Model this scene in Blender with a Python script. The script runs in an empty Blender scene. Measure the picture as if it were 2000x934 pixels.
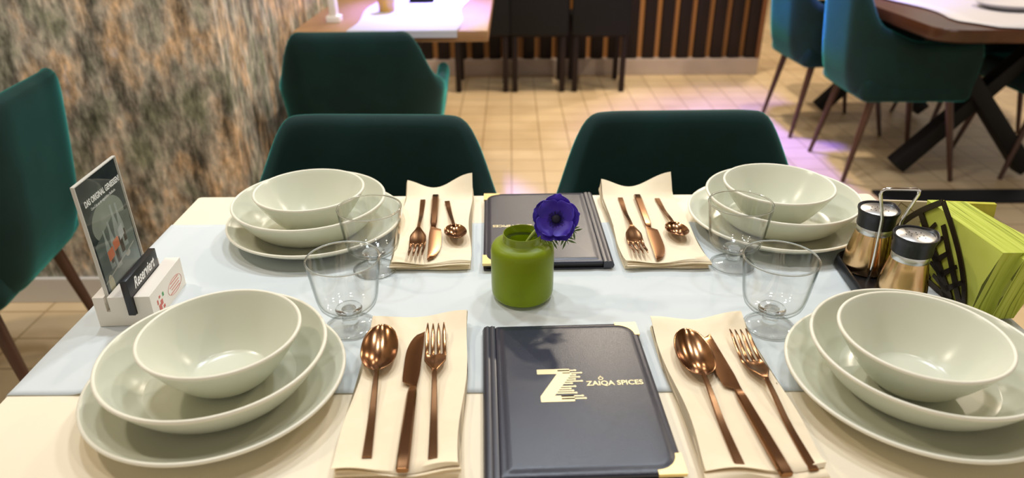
import bpy, bmesh, math, random
from mathutils import Vector, Matrix
random.seed(7)
PI = math.pi
S = bpy.context.scene
COL = S.collection
T = 0.75                                   # table top height

# ------------------------------------------------------------------ camera
cd = bpy.data.cameras.new('camera'); co = bpy.data.objects.new('camera', cd); COL.objects.link(co)
pitch, roll = 0.470544638, -0.005575612
fw = Vector((0, math.cos(pitch), -math.sin(pitch))); r0 = Vector((1, 0, 0)); u0 = r0.cross(fw)
rr = math.cos(roll) * r0 + math.sin(roll) * u0; uu = -math.sin(roll) * r0 + math.cos(roll) * u0
M = Matrix((rr, uu, -fw)).transposed().to_4x4(); M.translation = Vector((0, 0, T + 0.494368))
co.matrix_world = M
cd.sensor_width = 36; cd.lens = 1399.311 / 2000 * 36; cd.clip_start = 0.02
cd.dof.use_dof = True; cd.dof.focus_distance = 0.93; cd.dof.aperture_fstop = 4.0
S.camera = co

# ------------------------------------------------------------------ world, lights, exposure
S.view_settings.view_transform = 'Standard'; S.view_settings.look = 'None'
S.view_settings.gamma = 1; S.view_settings.use_curve_mapping = False
S.view_settings.exposure = 0.80
W = bpy.data.worlds.new('world'); S.world = W; W.use_nodes = True
W.node_tree.nodes['Background'].inputs[0].default_value = (1.0, 0.93, 0.84, 1)
W.node_tree.nodes['Background'].inputs[1].default_value = 0.36

def lamp(name, loc, power, size, color, aim=None, spread=None):
    l = bpy.data.lights.new(name, 'AREA'); l.shape = 'DISK'; l.size = size; l.energy = power; l.color = color
    if spread: l.spread = math.radians(spread)
    o = bpy.data.objects.new(name, l); COL.objects.link(o); o.location = loc
    if aim:
        d = Vector(aim) - Vector(loc); o.rotation_euler = d.to_track_quat('-Z', 'Y').to_euler()
    return o
WARM = (1.0, 0.86, 0.68); NEUT = (1.0, 0.97, 0.93); COOL = (0.86, 0.93, 1.0)
for n, (x, y, p, s, c) in enumerate([
        (-0.75, 1.75, 9, .18, COOL), (0.0, 1.9, 9, .18, COOL), (0.75, 1.75, 9, .18, COOL),
        (-0.5, 0.7, 3.6, .18, NEUT), (0.6, 0.7, 3.6, .18, NEUT),
        (-0.3, 4.4, 7, .16, WARM), (0.75, 4.1, 30, .16, WARM), (2.5, 2.9, 20, .16, WARM),
        (0.2, 6.6, 20, .16, WARM), (2.0, 5.4, 24, .16, WARM), (-1.8, 1.3, 12, .16, WARM)]):
    lamp('ceiling_lamp', (x, y, 2.84), p, s, c)
lamp('violet_lamp', (1.05, 3.6, 2.8), 9, .3, (.16, .12, 1.0), (1.36, 3.62, 0), 44)
lamp('violet_lamp', (-.2, 4.0, 2.3), 6, .12, (.20, .17, 1.0), (-.34, 3.1, .75), 26)

# ------------------------------------------------------------------ materials
def mat(name, col, rough=.5, metal=0., spec=.5, **kw):
    m = bpy.data.materials.new(name); m.use_nodes = True
    b = m.node_tree.nodes['Principled BSDF']
    b.inputs['Base Color'].default_value = (*col, 1); b.inputs['Roughness'].default_value = rough
    b.inputs['Metallic'].default_value = metal; b.inputs['Specular IOR Level'].default_value = spec
    for k, v in kw.items():
        k = k.replace('_', ' ')
        b.inputs[k].default_value = (*v, 1) if isinstance(v, tuple) else v
    return m
def nd(m, t, **kw):
    n = m.node_tree.nodes.new(t)
    for k, v in kw.items(): setattr(n, k, v)
    return n
def lk(m, a, b): m.node_tree.links.new(a, b)
def bsdf(m): return m.node_tree.nodes['Principled BSDF']
def coords(m, scale=(1, 1, 1)):
    tc = nd(m, 'ShaderNodeTexCoord'); mp = nd(m, 'ShaderNodeMapping'); mp.inputs['Scale'].default_value = scale
    lk(m, tc.outputs['Object'], mp.inputs['Vector']); return mp.outputs['Vector']
def noise(m, vec, scale, detail=4, rough=.5):
    n = nd(m, 'ShaderNodeTexNoise'); n.inputs['Scale'].default_value = scale; n.inputs['Detail'].default_value = detail
    n.inputs['Roughness'].default_value = rough
    lk(m, vec, n.inputs['Vector']); return n.outputs['Fac']
def ramp(m, fac, stops):
    r = nd(m, 'ShaderNodeValToRGB'); e = r.color_ramp.elements
    while len(e) < len(stops): e.new(.5)
    for el, (p, c) in zip(e, stops): el.position = p; el.color = (*c, 1)
    lk(m, fac, r.inputs['Fac']); return r.outputs['Color']
def bump(m, fac, strength, dist=.001):
    b = nd(m, 'ShaderNodeBump'); b.inputs['Strength'].default_value = strength; b.inputs['Distance'].default_value = dist
    lk(m, fac, b.inputs['Height']); lk(m, b.outputs['Normal'], bsdf(m).inputs['Normal'])
def mottled(name, c1, c2, scale, stretch=(1, 1, 1), rough=.5, bmp=0, dist=.001, **kw):
    m = mat(name, c1, rough, **kw); v = coords(m, stretch); f = noise(m, v, scale, 5)
    lk(m, ramp(m, f, [(.3, c1), (.7, c2)]), bsdf(m).inputs['Base Color'])
    if bmp: bump(m, f, bmp, dist)
    return m

M_ = {}
M_['ceramic'] = mottled('sage_ceramic', (.66, .67, .535), (.70, .71, .575), 6, rough=.24)
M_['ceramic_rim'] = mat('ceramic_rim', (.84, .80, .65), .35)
M_['table'] = mottled('cream_laminate', (.86, .76, .56), (.89, .79, .60), 3, rough=.5)
M_['runner'] = mottled('runner_cloth', (.585, .635, .64), (.62, .67, .675), 3, rough=.85, bmp=.12, dist=.0006)
M_['napkin'] = mottled('napkin_cotton', (.88, .75, .53), (.91, .78, .56), 60, rough=.9, bmp=.15, dist=.0003)
M_['copper'] = mat('bronze_metal', (.28, .14, .064), .18, 1.0)
M_['copper_matte'] = mottled('copper_sheet', (.80, .54, .29), (.74, .47, .23), 30, (1, 1, .15), .2, metal=1.0)
M_['leather'] = mat('navy_leather', (.014, .017, .034), .30, 0, .6)
_m = M_['leather']; _v = coords(_m); _f = noise(_m, _v, 900, 3); bump(_m, _f, .36, .0005)
M_['leather_edge'] = mat('navy_leather_edge', (.018, .02, .035), .35, 0, .7)
M_['pages'] = mat('menu_pages', (.05, .05, .055), .6)
M_['gold'] = mat('gold_foil', (.86, .72, .42), .45, .35)
M_['brass'] = mat('brass', (.75, .58, .27), .42, 1.0)
M_['velvet'] = mat('teal_velvet', (.002, .030, .027), .75, 0, .25, Sheen_Weight=.75, Sheen_Roughness=.30, Sheen_Tint=(.08, .72, .64))
_m = M_['velvet']; _f = noise(_m, coords(_m), 9, 5)
lk(_m, ramp(_m, _f, [(.3, (.001, .015, .0135)), (.7, (.002, .026, .023))]), bsdf(_m).inputs['Base Color'])
M_['walnut'] = mottled('dark_walnut', (.045, .017, .009), (.08, .03, .014), 12, (1, 1, .1), .4)
M_['black'] = mat('black_paint', (.006, .006, .006), .6, 0, .25)
M_['black_wood'] = mottled('black_stained_wood', (.010, .004, .003), (.016, .007, .005), 14, (1, 1, .1), .6, spec=.3)
M_['white'] = mat('white_lacquer', (.86, .80, .70), .45)
M_['steel'] = mat('brushed_steel', (.72, .72, .70), .28, 1.0)
M_['chrome'] = mat('chrome', (.80, .78, .74), .08, 1.0)
M_['black_plastic'] = mat('black_plastic', (.010, .011, .014), .32)
M_['dark_metal'] = mat('dark_bronze_sheet', (.05, .035, .02), .35, .8)
M_['ink_white'] = mat('white_print', (.85, .85, .83), .6)
M_['holes'] = mat('pour_hole', (.01, .01, .01), .7)
M_['wood'] = mottled('oak_brown', (.30, .15, .06), (.40, .22, .10), 8, (1, .12, 1), .4)
M_['wood_dark'] = mottled('dark_live_edge_wood', (.040, .013, .005), (.09, .030, .012), 8, (1, .12, 1), .3)
M_['cloth_white'] = mat('white_table_linen', (.50, .48, .50), .6)

def glass_real(name):
    m = mat(name, (.97, .985, .98), 0.0, 0, .5); b = bsdf(m)
    b.inputs['Transmission Weight'].default_value = 1; b.inputs['IOR'].default_value = 1.47
    return m
M_['glass'] = glass_real('clear_glass')
def glass_thin(name, tint=(.995, .997, .995), edge=(.45, .50, .47), refl=.045):
    m = bpy.data.materials.new(name); m.use_nodes = True; nt = m.node_tree; nt.nodes.clear()
    out = nd(m, 'ShaderNodeOutputMaterial'); tr = nd(m, 'ShaderNodeBsdfTransparent'); gl = nd(m, 'ShaderNodeBsdfGlossy')
    gl.inputs['Roughness'].default_value = .02; lw = nd(m, 'ShaderNodeLayerWeight'); lw.inputs['Blend'].default_value = .5
    pw = nd(m, 'ShaderNodeMath', operation='POWER'); pw.inputs[1].default_value = 5; lk(m, lw.outputs['Facing'], pw.inputs[0])
    fr = nd(m, 'ShaderNodeMath', operation='MULTIPLY_ADD'); fr.inputs[1].default_value = .75; fr.inputs[2].default_value = refl; lk(m, pw.outputs[0], fr.inputs[0])
    c = ramp(m, lw.outputs['Facing'], [(.60, tint), (.97, edge)])
    lk(m, c, tr.inputs['Color'])
    mx = nd(m, 'ShaderNodeMixShader'); lk(m, fr.outputs[0], mx.inputs[0]); lk(m, tr.outputs[0], mx.inputs[1]); lk(m, gl.outputs[0], mx.inputs[2])
    lk(m, mx.outputs[0], out.inputs['Surface']); return m
M_['glass_thin'] = glass_thin('thin_clear_glass')
M_['acrylic'] = glass_thin('clear_acrylic', (.97, .98, .97), (.85, .87, .86), .012)
# frosted green vase glass: diffuse light goes through it
def frosted():
    m = bpy.data.materials.new('frosted_green_glass'); m.use_nodes = True; nt = m.node_tree; nt.nodes.clear()
    out = nd(m, 'ShaderNodeOutputMaterial'); d = nd(m, 'ShaderNodeBsdfDiffuse'); t = nd(m, 'ShaderNodeBsdfTranslucent'); g = nd(m, 'ShaderNodeBsdfGlossy')
    d.inputs['Color'].default_value = (.36, .46, .012, 1); t.inputs['Color'].default_value = (.55, .68, .03, 1); g.inputs['Roughness'].default_value = .38
    a = nd(m, 'ShaderNodeMixShader'); a.inputs[0].default_value = .5
    lk(m, d.outputs[0], a.inputs[1]); lk(m, t.outputs[0], a.inputs[2])
    fr = nd(m, 'ShaderNodeFresnel'); fr.inputs['IOR'].default_value = 1.35
    b = nd(m, 'ShaderNodeMixShader'); lk(m, fr.outputs[0], b.inputs[0]); lk(m, a.outputs[0], b.inputs[1]); lk(m, g.outputs[0], b.inputs[2])
    lk(m, b.outputs[0], out.inputs['Surface']); return m
M_['vase'] = frosted()
M_['petal'] = mottled('violet_petal', (.022, .003, .28), (.045, .006, .42), 40, rough=.55, Sheen_Weight=.2)
M_['pistil'] = mat('black_pistil', (.006, .004, .02), .7)
M_['stem'] = mat('pale_green_stem', (.42, .50, .12), .5)
M_['leaf'] = mat('dark_green_leaf', (.09, .17, .03), .5)
def papers(name, c1, c2, c3, scale, axis):
    m = mat(name, c1, .85); v = coords(m, axis)
    f = noise(m, v, scale, 3, .7)
    lk(m, ramp(m, f, [(.33, c3), (.45, c1), (.62, c2)]), bsdf(m).inputs['Base Color']); bump(m, f, .4, .001); return m
M_['green_paper'] = papers('green_paper_layers', (.44, .50, .045), (.56, .61, .10), (.15, .18, .008), 9, (45, .6, .6))
M_['green_face'] = mottled('green_paper', (.42, .48, .03), (.48, .55, .05), 20, rough=.8)

# wall covering: weathered vertical streaks of brown, grey and green
def wallpaper():
    m = mat('weathered_wall_covering', (.3, .25, .2), .75)
    v = coords(m, (1, 1, .60)); v2 = coords(m, (1, 1, .30)); v3 = coords(m, (1, 1, .42))
    hue = ramp(m, noise(m, v, 9, 5, .6), [(.36, (.28, .29, .20)), (.44, (.45, .43, .35)), (.50, (.56, .49, .41)), (.56, (.68, .52, .37)), (.62, (.70, .48, .29)), (.70, (.58, .50, .47))])
    lum = ramp(m, noise(m, v2, 17, 7, .72), [(.34, (.15, .15, .13)), (.42, (.48, .47, .44)), (.50, (.84, .83, .81)), (.60, (1.05, 1.02, .98)), (.70, (1.45, 1.42, 1.36))])
    flk = ramp(m, noise(m, v3, 48, 4, .6), [(.36, (.45, .44, .40)), (.50, (.90, .90, .88)), (.62, (1.35, 1.34, 1.30))])
    x1 = nd(m, 'ShaderNodeMixRGB'); x1.blend_type = 'MULTIPLY'; x1.inputs[0].default_value = 1; lk(m, hue, x1.inputs[1]); lk(m, lum, x1.inputs[2])
    x2 = nd(m, 'ShaderNodeMixRGB'); x2.blend_type = 'MULTIPLY'; x2.inputs[0].default_value = .9; lk(m, x1.outputs[0], x2.inputs[1]); lk(m, flk, x2.inputs[2])
    lk(m, x2.outputs[0], bsdf(m).inputs['Base Color']); return m
M_['wall'] = wallpaper()
M_['wall_plain'] = mat('beige_plaster', (.62, .50, .36), .8)
M_['ceiling'] = mat('ceiling_plaster', (.24, .19, .14), .9)
M_['baseboard'] = mat('grey_baseboard', (.62, .58, .52), .5)
def floor_mat():
    m = mat('tan_floor_tile', (.55, .36, .16), .48); v = coords(m)
    br = nd(m, 'ShaderNodeTexBrick'); br.offset = 0; br.squash = 1
    br.inputs['Scale'].default_value = 1; br.inputs['Brick Width'].default_value = .15; br.inputs['Row Height'].default_value = .15
    br.inputs['Mortar Size'].default_value = .0045; br.inputs['Mortar Smooth'].default_value = .3
    br.inputs['Color1'].default_value = (.74, .56, .33, 1); br.inputs['Color2'].default_value = (.70, .52, .30, 1); br.inputs['Mortar'].default_value = (.45, .31, .16, 1)
    lk(m, v, br.inputs['Vector'])
    n = ramp(m, noise(m, v, 3.2, 5), [(.3, (.80, .76, .7)), (.7, (1.0, 1.0, 1.0))])
    x = nd(m, 'ShaderNodeMixRGB'); x.blend_type = 'MULTIPLY'; x.inputs[0].default_value = 1
    lk(m, br.outputs['Color'], x.inputs[1]); lk(m, n, x.inputs[2]); lk(m, x.outputs[0], bsdf(m).inputs['Base Color']); return m
M_['floor'] = floor_mat()

# ------------------------------------------------------------------ mesh helpers
def link(name, bm, material, parent=None, loc=(0, 0, 0), rot=(0, 0, 0), smooth=40, recalc=True):
    if recalc: bmesh.ops.recalc_face_normals(bm, faces=bm.faces)
    me = bpy.data.meshes.new(name); bm.to_mesh(me); bm.free()
    for m in (material if isinstance(material, (list, tuple)) else [material]): me.materials.append(m)
    if smooth:
        for p in me.polygons: p.use_smooth = True
        me.set_sharp_from_angle(angle=math.radians(smooth))
    o = bpy.data.objects.new(name, me); COL.objects.link(o)
    o.location = loc; o.rotation_euler = rot
    if parent: o.parent = parent
    return o
def tag(o, label=None, cat=None, group=None, kind=None):
    if label: o['label'] = label
    if cat: o['category'] = cat
    if group: o['group'] = group
    if kind: o['kind'] = kind
    return o
def thing(name, label, cat, loc=(0, 0, 0), rz=0, group=None):
    o = bpy.data.objects.new(name, None); COL.objects.link(o); o.empty_display_size = .05
    o.location = loc; o.rotation_euler = (0, 0, rz); return tag(o, label, cat, group)
def copy_tree(o, loc=None, rz=None, label=None, parent=None):
    c = o.copy(); COL.objects.link(c); c.parent = parent
    if loc is not None: c.location = loc
    if rz is not None: c.rotation_euler = (0, 0, rz)
    if label: c['label'] = label
    for ch in [x for x in bpy.data.objects if x.parent == o]: copy_tree(ch, parent=c)
    return c
def box(bm, c, d, bev=0, seg=2, rot=None):
    g = bmesh.ops.create_cube(bm, size=1)['verts']
    bmesh.ops.scale(bm, verts=g, vec=d)
    if bev:
        es = list({e for v in g for e in v.link_edges})
        r = bmesh.ops.bevel(bm, geom=es, offset=bev, segments=seg, profile=.5, affect='EDGES')
        g = list({v for f in r['faces'] for v in f.verts} | {v for v in g if v.is_valid})
        # all verts of the beveled cube are connected
        st = [g[0]]; seen = {g[0]}
        while st:
            v = st.pop()
            for e in v.link_edges:
                w = e.other_vert(v)
                if w not in seen: seen.add(w); st.append(w)
        g = list(seen)
    if rot: bmesh.ops.rotate(bm, verts=g, cent=(0, 0, 0), matrix=rot)
    bmesh.ops.translate(bm, verts=g, vec=c); return g
def bxm(c, d, bev=0, seg=2, rot=None):
    bm = bmesh.new(); box(bm, c, d, bev, seg, rot); return bm
def lathe(bm, prof, n=64, c=(0, 0, 0), mats=None):
    rings = []
    for r, z in prof:
        if r < 1e-6: rings.append([bm.verts.new((c[0], c[1], c[2] + z))])
        else: rings.append([bm.verts.new((c[0] + r * math.cos(2 * PI * k / n), c[1] + r * math.sin(2 * PI * k / n), c[2] + z)) for k in range(n)])
    for i, (a, b) in enumerate(zip(rings, rings[1:])):
        if len(a) == 1 and len(b) == 1: continue
        for k in range(n):
            k2 = (k + 1) % n
            if len(a) == 1: f = bm.faces.new((a[0], b[k2], b[k]))
            elif len(b) == 1: f = bm.faces.new((a[k], a[k2], b[0]))
            else: f = bm.faces.new((a[k], a[k2], b[k2], b[k]))
            if mats: f.material_index = mats[i]
def loft(bm, rings, close=True, cap=True):
    vs = [[bm.verts.new(p) for p in r] for r in rings]; n = len(vs[0])
    for a, b in zip(vs, vs[1:]):
        for k in range(n if close else n - 1):
            k2 = (k + 1) % n; bm.faces.new((a[k], a[k2], b[k2], b[k]))
    if cap and close:
        bm.faces.new(vs[0][::-1]); bm.faces.new(vs[-1])
    return vs
def tube(bm, pts, r, n=10, closed=False):
    pts = [Vector(p) for p in pts]; rings = []; up = None
    for i, p in enumerate(pts):
        a = pts[(i - 1) % len(pts)] if (closed or i) else p; b = pts[(i + 1) % len(pts)] if (closed or i < len(pts) - 1) else p
        t = (b - a).normalized()
        if up is None: up = Vector((0, 0, 1)) if abs(t.z) < .9 else Vector((1, 0, 0))
        s = t.cross(up).normalized(); up = s.cross(t).normalized()
        rad = r[i] if isinstance(r, (list, tuple)) else r
        rings.append([p + rad * (math.cos(2 * PI * k / n) * s + math.sin(2 * PI * k / n) * up) for k in range(n)])
    if closed: rings.append(rings[0])
    loft(bm, rings, cap=not closed)
    if closed: bmesh.ops.remove_doubles(bm, verts=bm.verts, dist=1e-6)
def prism(bm, poly, z0, z1, mi=0):
    a = [bm.verts.new((x, y, z0)) for x, y in poly]; b = [bm.verts.new((x, y, z1)) for x, y in poly]
    n = len(poly); fs = [bm.faces.new(b), bm.faces.new(a[::-1])]
    for k in range(n): fs.append(bm.faces.new((a[k], a[(k + 1) % n], b[(k + 1) % n], b[k])))
    for f in fs: f.material_index = mi
    return a + b
def rrect(x0, y0, x1, y1, rad, n=6):
    if not isinstance(rad, (list, tuple)): rad = [rad] * 4      # order: x0y0, x1y0, x1y1, x0y1
    out = []
    for (cx, cy, a0, r, sx, sy) in ((x0, y0, PI, rad[0], 1, 1), (x1, y0, 1.5 * PI, rad[1], -1, 1), (x1, y1, 0, rad[2], -1, -1), (x0, y1, .5 * PI, rad[3], 1, -1)):
        if r < 1e-6: out.append((cx, cy)); continue
        for k in range(n + 1):
            a = a0 + PI / 2 * k / n; out.append((cx + sx * r + r * math.cos(a), cy + sy * r + r * math.sin(a)))
    return out
def sm(a, b, x):
    t = max(0, min(1, (x - a) / (b - a))); return t * t * (3 - 2 * t)
def lettering(name, body, size, material, parent, loc, rot, width=None, shear=0, bold=0, extrude=.0003, align='LEFT'):
    cu = bpy.data.curves.new(name, 'FONT'); cu.body = body; cu.size = size; cu.shear = shear; cu.offset = bold; cu.extrude = extrude
    cu.align_x = align; cu.resolution_u = 3
    ob = bpy.data.objects.new(name + '_curve', cu); COL.objects.link(ob)
    dg = bpy.context.evaluated_depsgraph_get(); me = bpy.data.meshes.new_from_object(ob.evaluated_get(dg))
    bpy.data.objects.remove(ob); bpy.data.curves.remove(cu)
    xs = [v.co.x for v in me.vertices]
    if width:
        k = width / (max(xs) - min(xs))
        for v in me.vertices: v.co.x *= k
    me.materials.clear(); me.materials.append(material); me.name = name
    o = bpy.data.objects.new(name, me); COL.objects.link(o); o.parent = parent; o.location = loc; o.rotation_euler = rot
    return o

# ------------------------------------------------------------------ the room
def struct(name, bm, material, smooth=0): return tag(link(name, bm, material, smooth=smooth), kind='structure')
struct('floor', bxm((.5, 3.5, -.05), (9, 12, .1)), M_['floor'])
struct('ceiling', bxm((.5, 3.5, 2.95), (9, 12, .1)), M_['ceiling'])
WX, WY = -.81, 2.02
bm = bmesh.new(); box(bm, ((-4 + WX) / 2, WY + .075, 1.45), (4 + WX, .15, 2.9)); struct('wall_left', bm, M_['wall'])
bm = bmesh.new(); box(bm, (WX - .075, (WY + .15 + 9.5) / 2, 1.45), (.15, 9.5 - WY - .15, 2.9)); struct('wall_side', bm, M_['wall'])
struct('wall_back', bxm((2.1, 9.55, 1.45), (6, .1, 2.9)), M_['wall_plain'])
struct('baseboard_left', bxm(((-4 + WX) / 2, WY - .008, .045), (4 + WX, .016, .09), .003), M_['baseboard'])
struct('baseboard_side', bxm((WX + .008, 3.46, .045), (.016, 2.88, .09), .003), M_['baseboard'])
struct('trim_1', bxm((2.55, 2.815, .006), (1.96, .13, .012), .003), M_['black'])

# ------------------------------------------------------------------ the laid table
TX0, TX1, TY0, TY1 = -.54, .617, .33, 1.137
tb = thing('dining_table', 'cream topped dining table in the foreground, laid for four', 'table', (0, 0, 0))
bm = bmesh.new(); prism(bm, rrect(TX0, TY0, TX1, TY1, .006, 4), T - .03, T); link('tabletop', bm, M_['table'], tb)
for sx in (-.27, .34):
    link('column', bxm((sx, .58, (T - .03 + .04) / 2), (.06, .06, T - .07), .004), M_['black'], tb)
    link('foot', bxm((sx, .56, .02), (.07, .40, .04), .006), M_['black'], tb)

# runner: thin cloth lying on the table and hanging over both ends
def runner():
    bm = bmesh.new(); y0, y1 = .608, 1.026; N, Mv = 150, 44; hang = .16; L = (TX1 - TX0) + 2 * hang + .02
    rows = []
    for i in range(N + 1):
        s = -hang - .01 + L * i / N; row = []
        for j in range(Mv + 1):
            v = j / Mv; y = y0 + (y1 - y0) * v
            X0, X1 = TX0 - .004, TX1 + .004; d = s + TX0
            yy = y
            if d < X0: x, z = X0 - .006 * min(1, (X0 - d) * 20) - .01 * (X0 - d), -(X0 - d)
            elif d > X1: x, z = X1 + .006 * min(1, (d - X1) * 20) + .01 * (d - X1), -(d - X1)
            else:
                x, z = d, 0
            # pressed fold lines and soft wrinkles
            h = 0
            for c, a in ((.125, .0018), (-.21, .0012), (.40, .0012), (-.43, .0012)): h += a * math.exp(-((d - c + .02 * (v - .5)) / .004) ** 2)
            h += .0017 * math.exp(-((y - .795 - .003 * math.sin(6 * d)) / .0035) ** 2)
            h += .0006 * (1 + math.sin(17 * d + 9 * v + 2 * math.sin(11 * v))) * (.5 + .5 * math.sin(5 * d - 3))
            if d < -.36: h += .0035 * math.exp(-((d + .455 - .05 * v) / .010) ** 2) * sm(.75, .1, v)
            if X0 <= d <= X1: z += h
            else: x += (-1 if d < 0 else 1) * h
            row.append(bm.verts.new((x, yy, T + .0012 + z)))
        rows.append(row)
    for a, b in zip(rows, rows[1:]):
        for j in range(Mv): bm.faces.new((a[j], b[j], b[j + 1], a[j + 1]))
    o = link('table_runner', bm, M_['runner'], smooth=60)
    sd = o.modifiers.new('thickness', 'SOLIDIFY'); sd.thickness = .0008; sd.offset = -1
    return tag(o, 'pale blue cloth runner laid across the middle of the cream table', 'table runner')
runner()

# ------------------------------------------------------------------ stacks of plates
def plate_mesh(R, h, rb, th, foot, curve):
    """wide coupe dish: flat base of radius rb, wall to R at height h"""
    n = 14; f0 = foot + .003
    op = [(f0 + (R - f0) * k / n, .0025 + (h - .0025) * curve(k / n)) for k in range(n + 1)]
    ip = []
    for k in range(n + 1):
        a = op[max(0, k - 1)] if k else (foot - .006, .0024); b = op[min(n, k + 1)]
        tx, tz = b[0] - a[0], b[1] - a[1]; q = math.hypot(tx, tz); ip.append((op[k][0] - tz / q * th, op[k][1] + tx / q * th))
    pr = [(0, .002), (foot - .004, .002), (foot - .002, 0), (foot, 0)] + op; mi = [0] * (len(pr) - 2)
    a, b = Vector(op[-1]), Vector(ip[-1]); c = (a + b) / 2; d = b - a; up = Vector((d.y, -d.x)) * -1
    up = up if up.y > 0 or (abs(up.y) < 1e-9) else -up
    mi.append(0)
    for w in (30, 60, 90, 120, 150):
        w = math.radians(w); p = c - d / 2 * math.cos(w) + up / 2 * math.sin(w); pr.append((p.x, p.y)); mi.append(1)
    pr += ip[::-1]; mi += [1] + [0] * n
    fz = pr[-1][1]; pr += [(foot * .82, fz - .0011), (foot * .6, fz - .0019), (foot * .3, fz - .0023), (0, fz - .0024)]; mi += [0] * 4
    bm = bmesh.new(); lathe(bm, pr, 96, mats=mi); return bm
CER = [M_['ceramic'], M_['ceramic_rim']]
curve_plate = lambda t: (sm(-.25, 1.15, t) - sm(-.25, 1.15, 0)) / (sm(-.25, 1.15, 1) - sm(-.25, 1.15, 0)) * .85 + .15 * t ** 3
curve_deep = lambda t: .12 * t + .88 * t ** 2.0
curve_bowl = lambda t: .25 * t + .75 * t ** 2.0
pm = plate_mesh(.131, .0225, .08, .0042, .085, lambda t: t ** 1.6)
deep = plate_mesh(.1143, .0455, .06, .0042, .074, lambda t: .32 * t + .68 * t ** 1.6)
bowl = plate_mesh(.0815, .0575, .03, .0040, .036, lambda t: .36 * t + .64 * t ** 1.55)
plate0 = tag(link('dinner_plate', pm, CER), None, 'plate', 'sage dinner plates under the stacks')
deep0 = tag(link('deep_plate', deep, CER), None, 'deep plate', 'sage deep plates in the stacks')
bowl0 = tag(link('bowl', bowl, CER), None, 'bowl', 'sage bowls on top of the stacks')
places = [('front left', 'nearest the white sign stand', (-.31, .608), (-.31, .613), (-.302, .617)),
          ('front right', 'below the green paper napkins', (.424, .606), (.430, .611), (.418, .605)),
          ('back left', 'before the left green chair', (-.301, .998), (-.308, 1.001), (-.303, .990)),
          ('back right', 'before the right green chair', (.407, 1.006), (.415, 1.010), (.404, 1.003))]
for i, (nm, by, p, d, b) in enumerate(places):
    for src, (x, y), z, what in ((plate0, p, .0015, 'large sage dinner plate under the %s stack, %s'), (deep0, d, .0085, 'sage deep plate in the middle of the %s stack, %s'), (bowl0, b, .0165, 'small sage bowl on top of the %s stack, %s')):
        o = src if i == 0 else copy_tree(src)
        o.location = (x, y, T + z + .001); o['label'] = what % (nm, by)

# ------------------------------------------------------------------ folded cloth napkins
def napkin_mesh(w, L, lift, layers=4, th=.0021, wave=1.0, seed=0, skew=0.0):
    rnd = random.Random(seed); ph = [rnd.uniform(0, 6) for _ in range(6)]
    gap = th * 1.22; path = []; n = 22
    # serpentine path in (y, z): fold loops at both ends
    for l in range(layers):
        ins = [.003 * ((l * 7 + seed) % 3), .002 * ((l * 5 + seed) % 3)]
        ya, yb = ins[0], L - ins[1]; ys = [ya + (yb - ya) * k / n for k in range(n + 1)]
        if l % 2: ys = ys[::-1]
        for y in ys: path.append((y, th / 2 + l * gap))
        if l < layers - 1:
            ye = ys[-1]; s = 1 if l % 2 == 0 else -1
            for a in (-60, -30, 0, 30, 60):
                a = math.radians(a); path.append((ye + s * gap * .8 * math.cos(a), th / 2 + l * gap + gap / 2 + gap / 2 * math.sin(a)))
    bm = bmesh.new(); rings = []; NX = 20
    def disp(x, y, z):
        u = x / w + .5; v = max(0, min(1, y / L)); lay = z / (layers * gap)
        e = sm(.82, 1.0, v)
        dz = lift * e * e * (.25 + .75 * (.5 + .5 * math.cos(2 * PI * (u * .95 + .07))) + .55 * u ** 2) * (lay + .08)
        dz += wave * .0016 * lay * (1 + math.sin(2 * PI * u * 1.2 + ph[0] + 2 * v)) * sm(.085, 0, v)
        dz += .0008 * lay * (1 + math.sin(9 * u + 7 * v + ph[1]))
        dx = .0018 * math.sin(6 * lay + 5 * v + ph[2]) + skew * (y - L / 2)
        dy = .002 * math.sin(5 * u + ph[3] + 9 * lay)
        return (x + dx + .0016 * math.sin(9 * v + ph[4]), y + dy, z + dz)
    pts = path
    for k in range(NX + 1):
        x = -w / 2 + w * k / NX; up = []; dn = []
        for i, (y, z) in enumerate(pts):
            a = pts[max(0, i - 1)]; b = pts[min(len(pts) - 1, i + 1)]; ty, tz = b[0] - a[0], b[1] - a[1]; q = math.hypot(ty, tz) or 1
            ny, nz = -tz / q, ty / q; up.append(disp(x, y + ny * th / 2, z + nz * th / 2)); dn.append(disp(x, y - ny * th / 2, z - nz * th / 2))
        rings.append(up + dn[::-1])
    loft(bm, rings); return bm
NT = .0103                                                         # thickness of a folded napkin
def napkin(label, c, w, L, rz, lift, seed, layers=4, wave=1.0, group='folded cream cloth napkins'):
    bm = napkin_mesh(w, L, lift, layers, seed=seed, wave=wave)
    bmesh.ops.translate(bm, verts=bm.verts, vec=(0, -L / 2, 0))
    o = link('cloth_napkin', bm, M_['napkin'], None, (c[0], c[1], T + .0022), (0, 0, rz), smooth=50)
    return tag(o, label, 'napkin', group)
napkin('folded cream cloth napkin by the front left plate stack', (-.109, .609), .114, .256, .025, .006, 1, 4, 2.6)
napkin('folded cream cloth napkin by the front right plate stack', (.226, .602), .110, .252, .035, .006, 2, 4, 2.6)
napkin('folded cream cloth napkin by the back left plate stack', (-.119, 1.002), .110, .262, .03, .020, 4)
napkin('folded cream cloth napkin by the back right plate stack', (.214, 1.002), .118, .262, .03, .020, 7)

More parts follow.
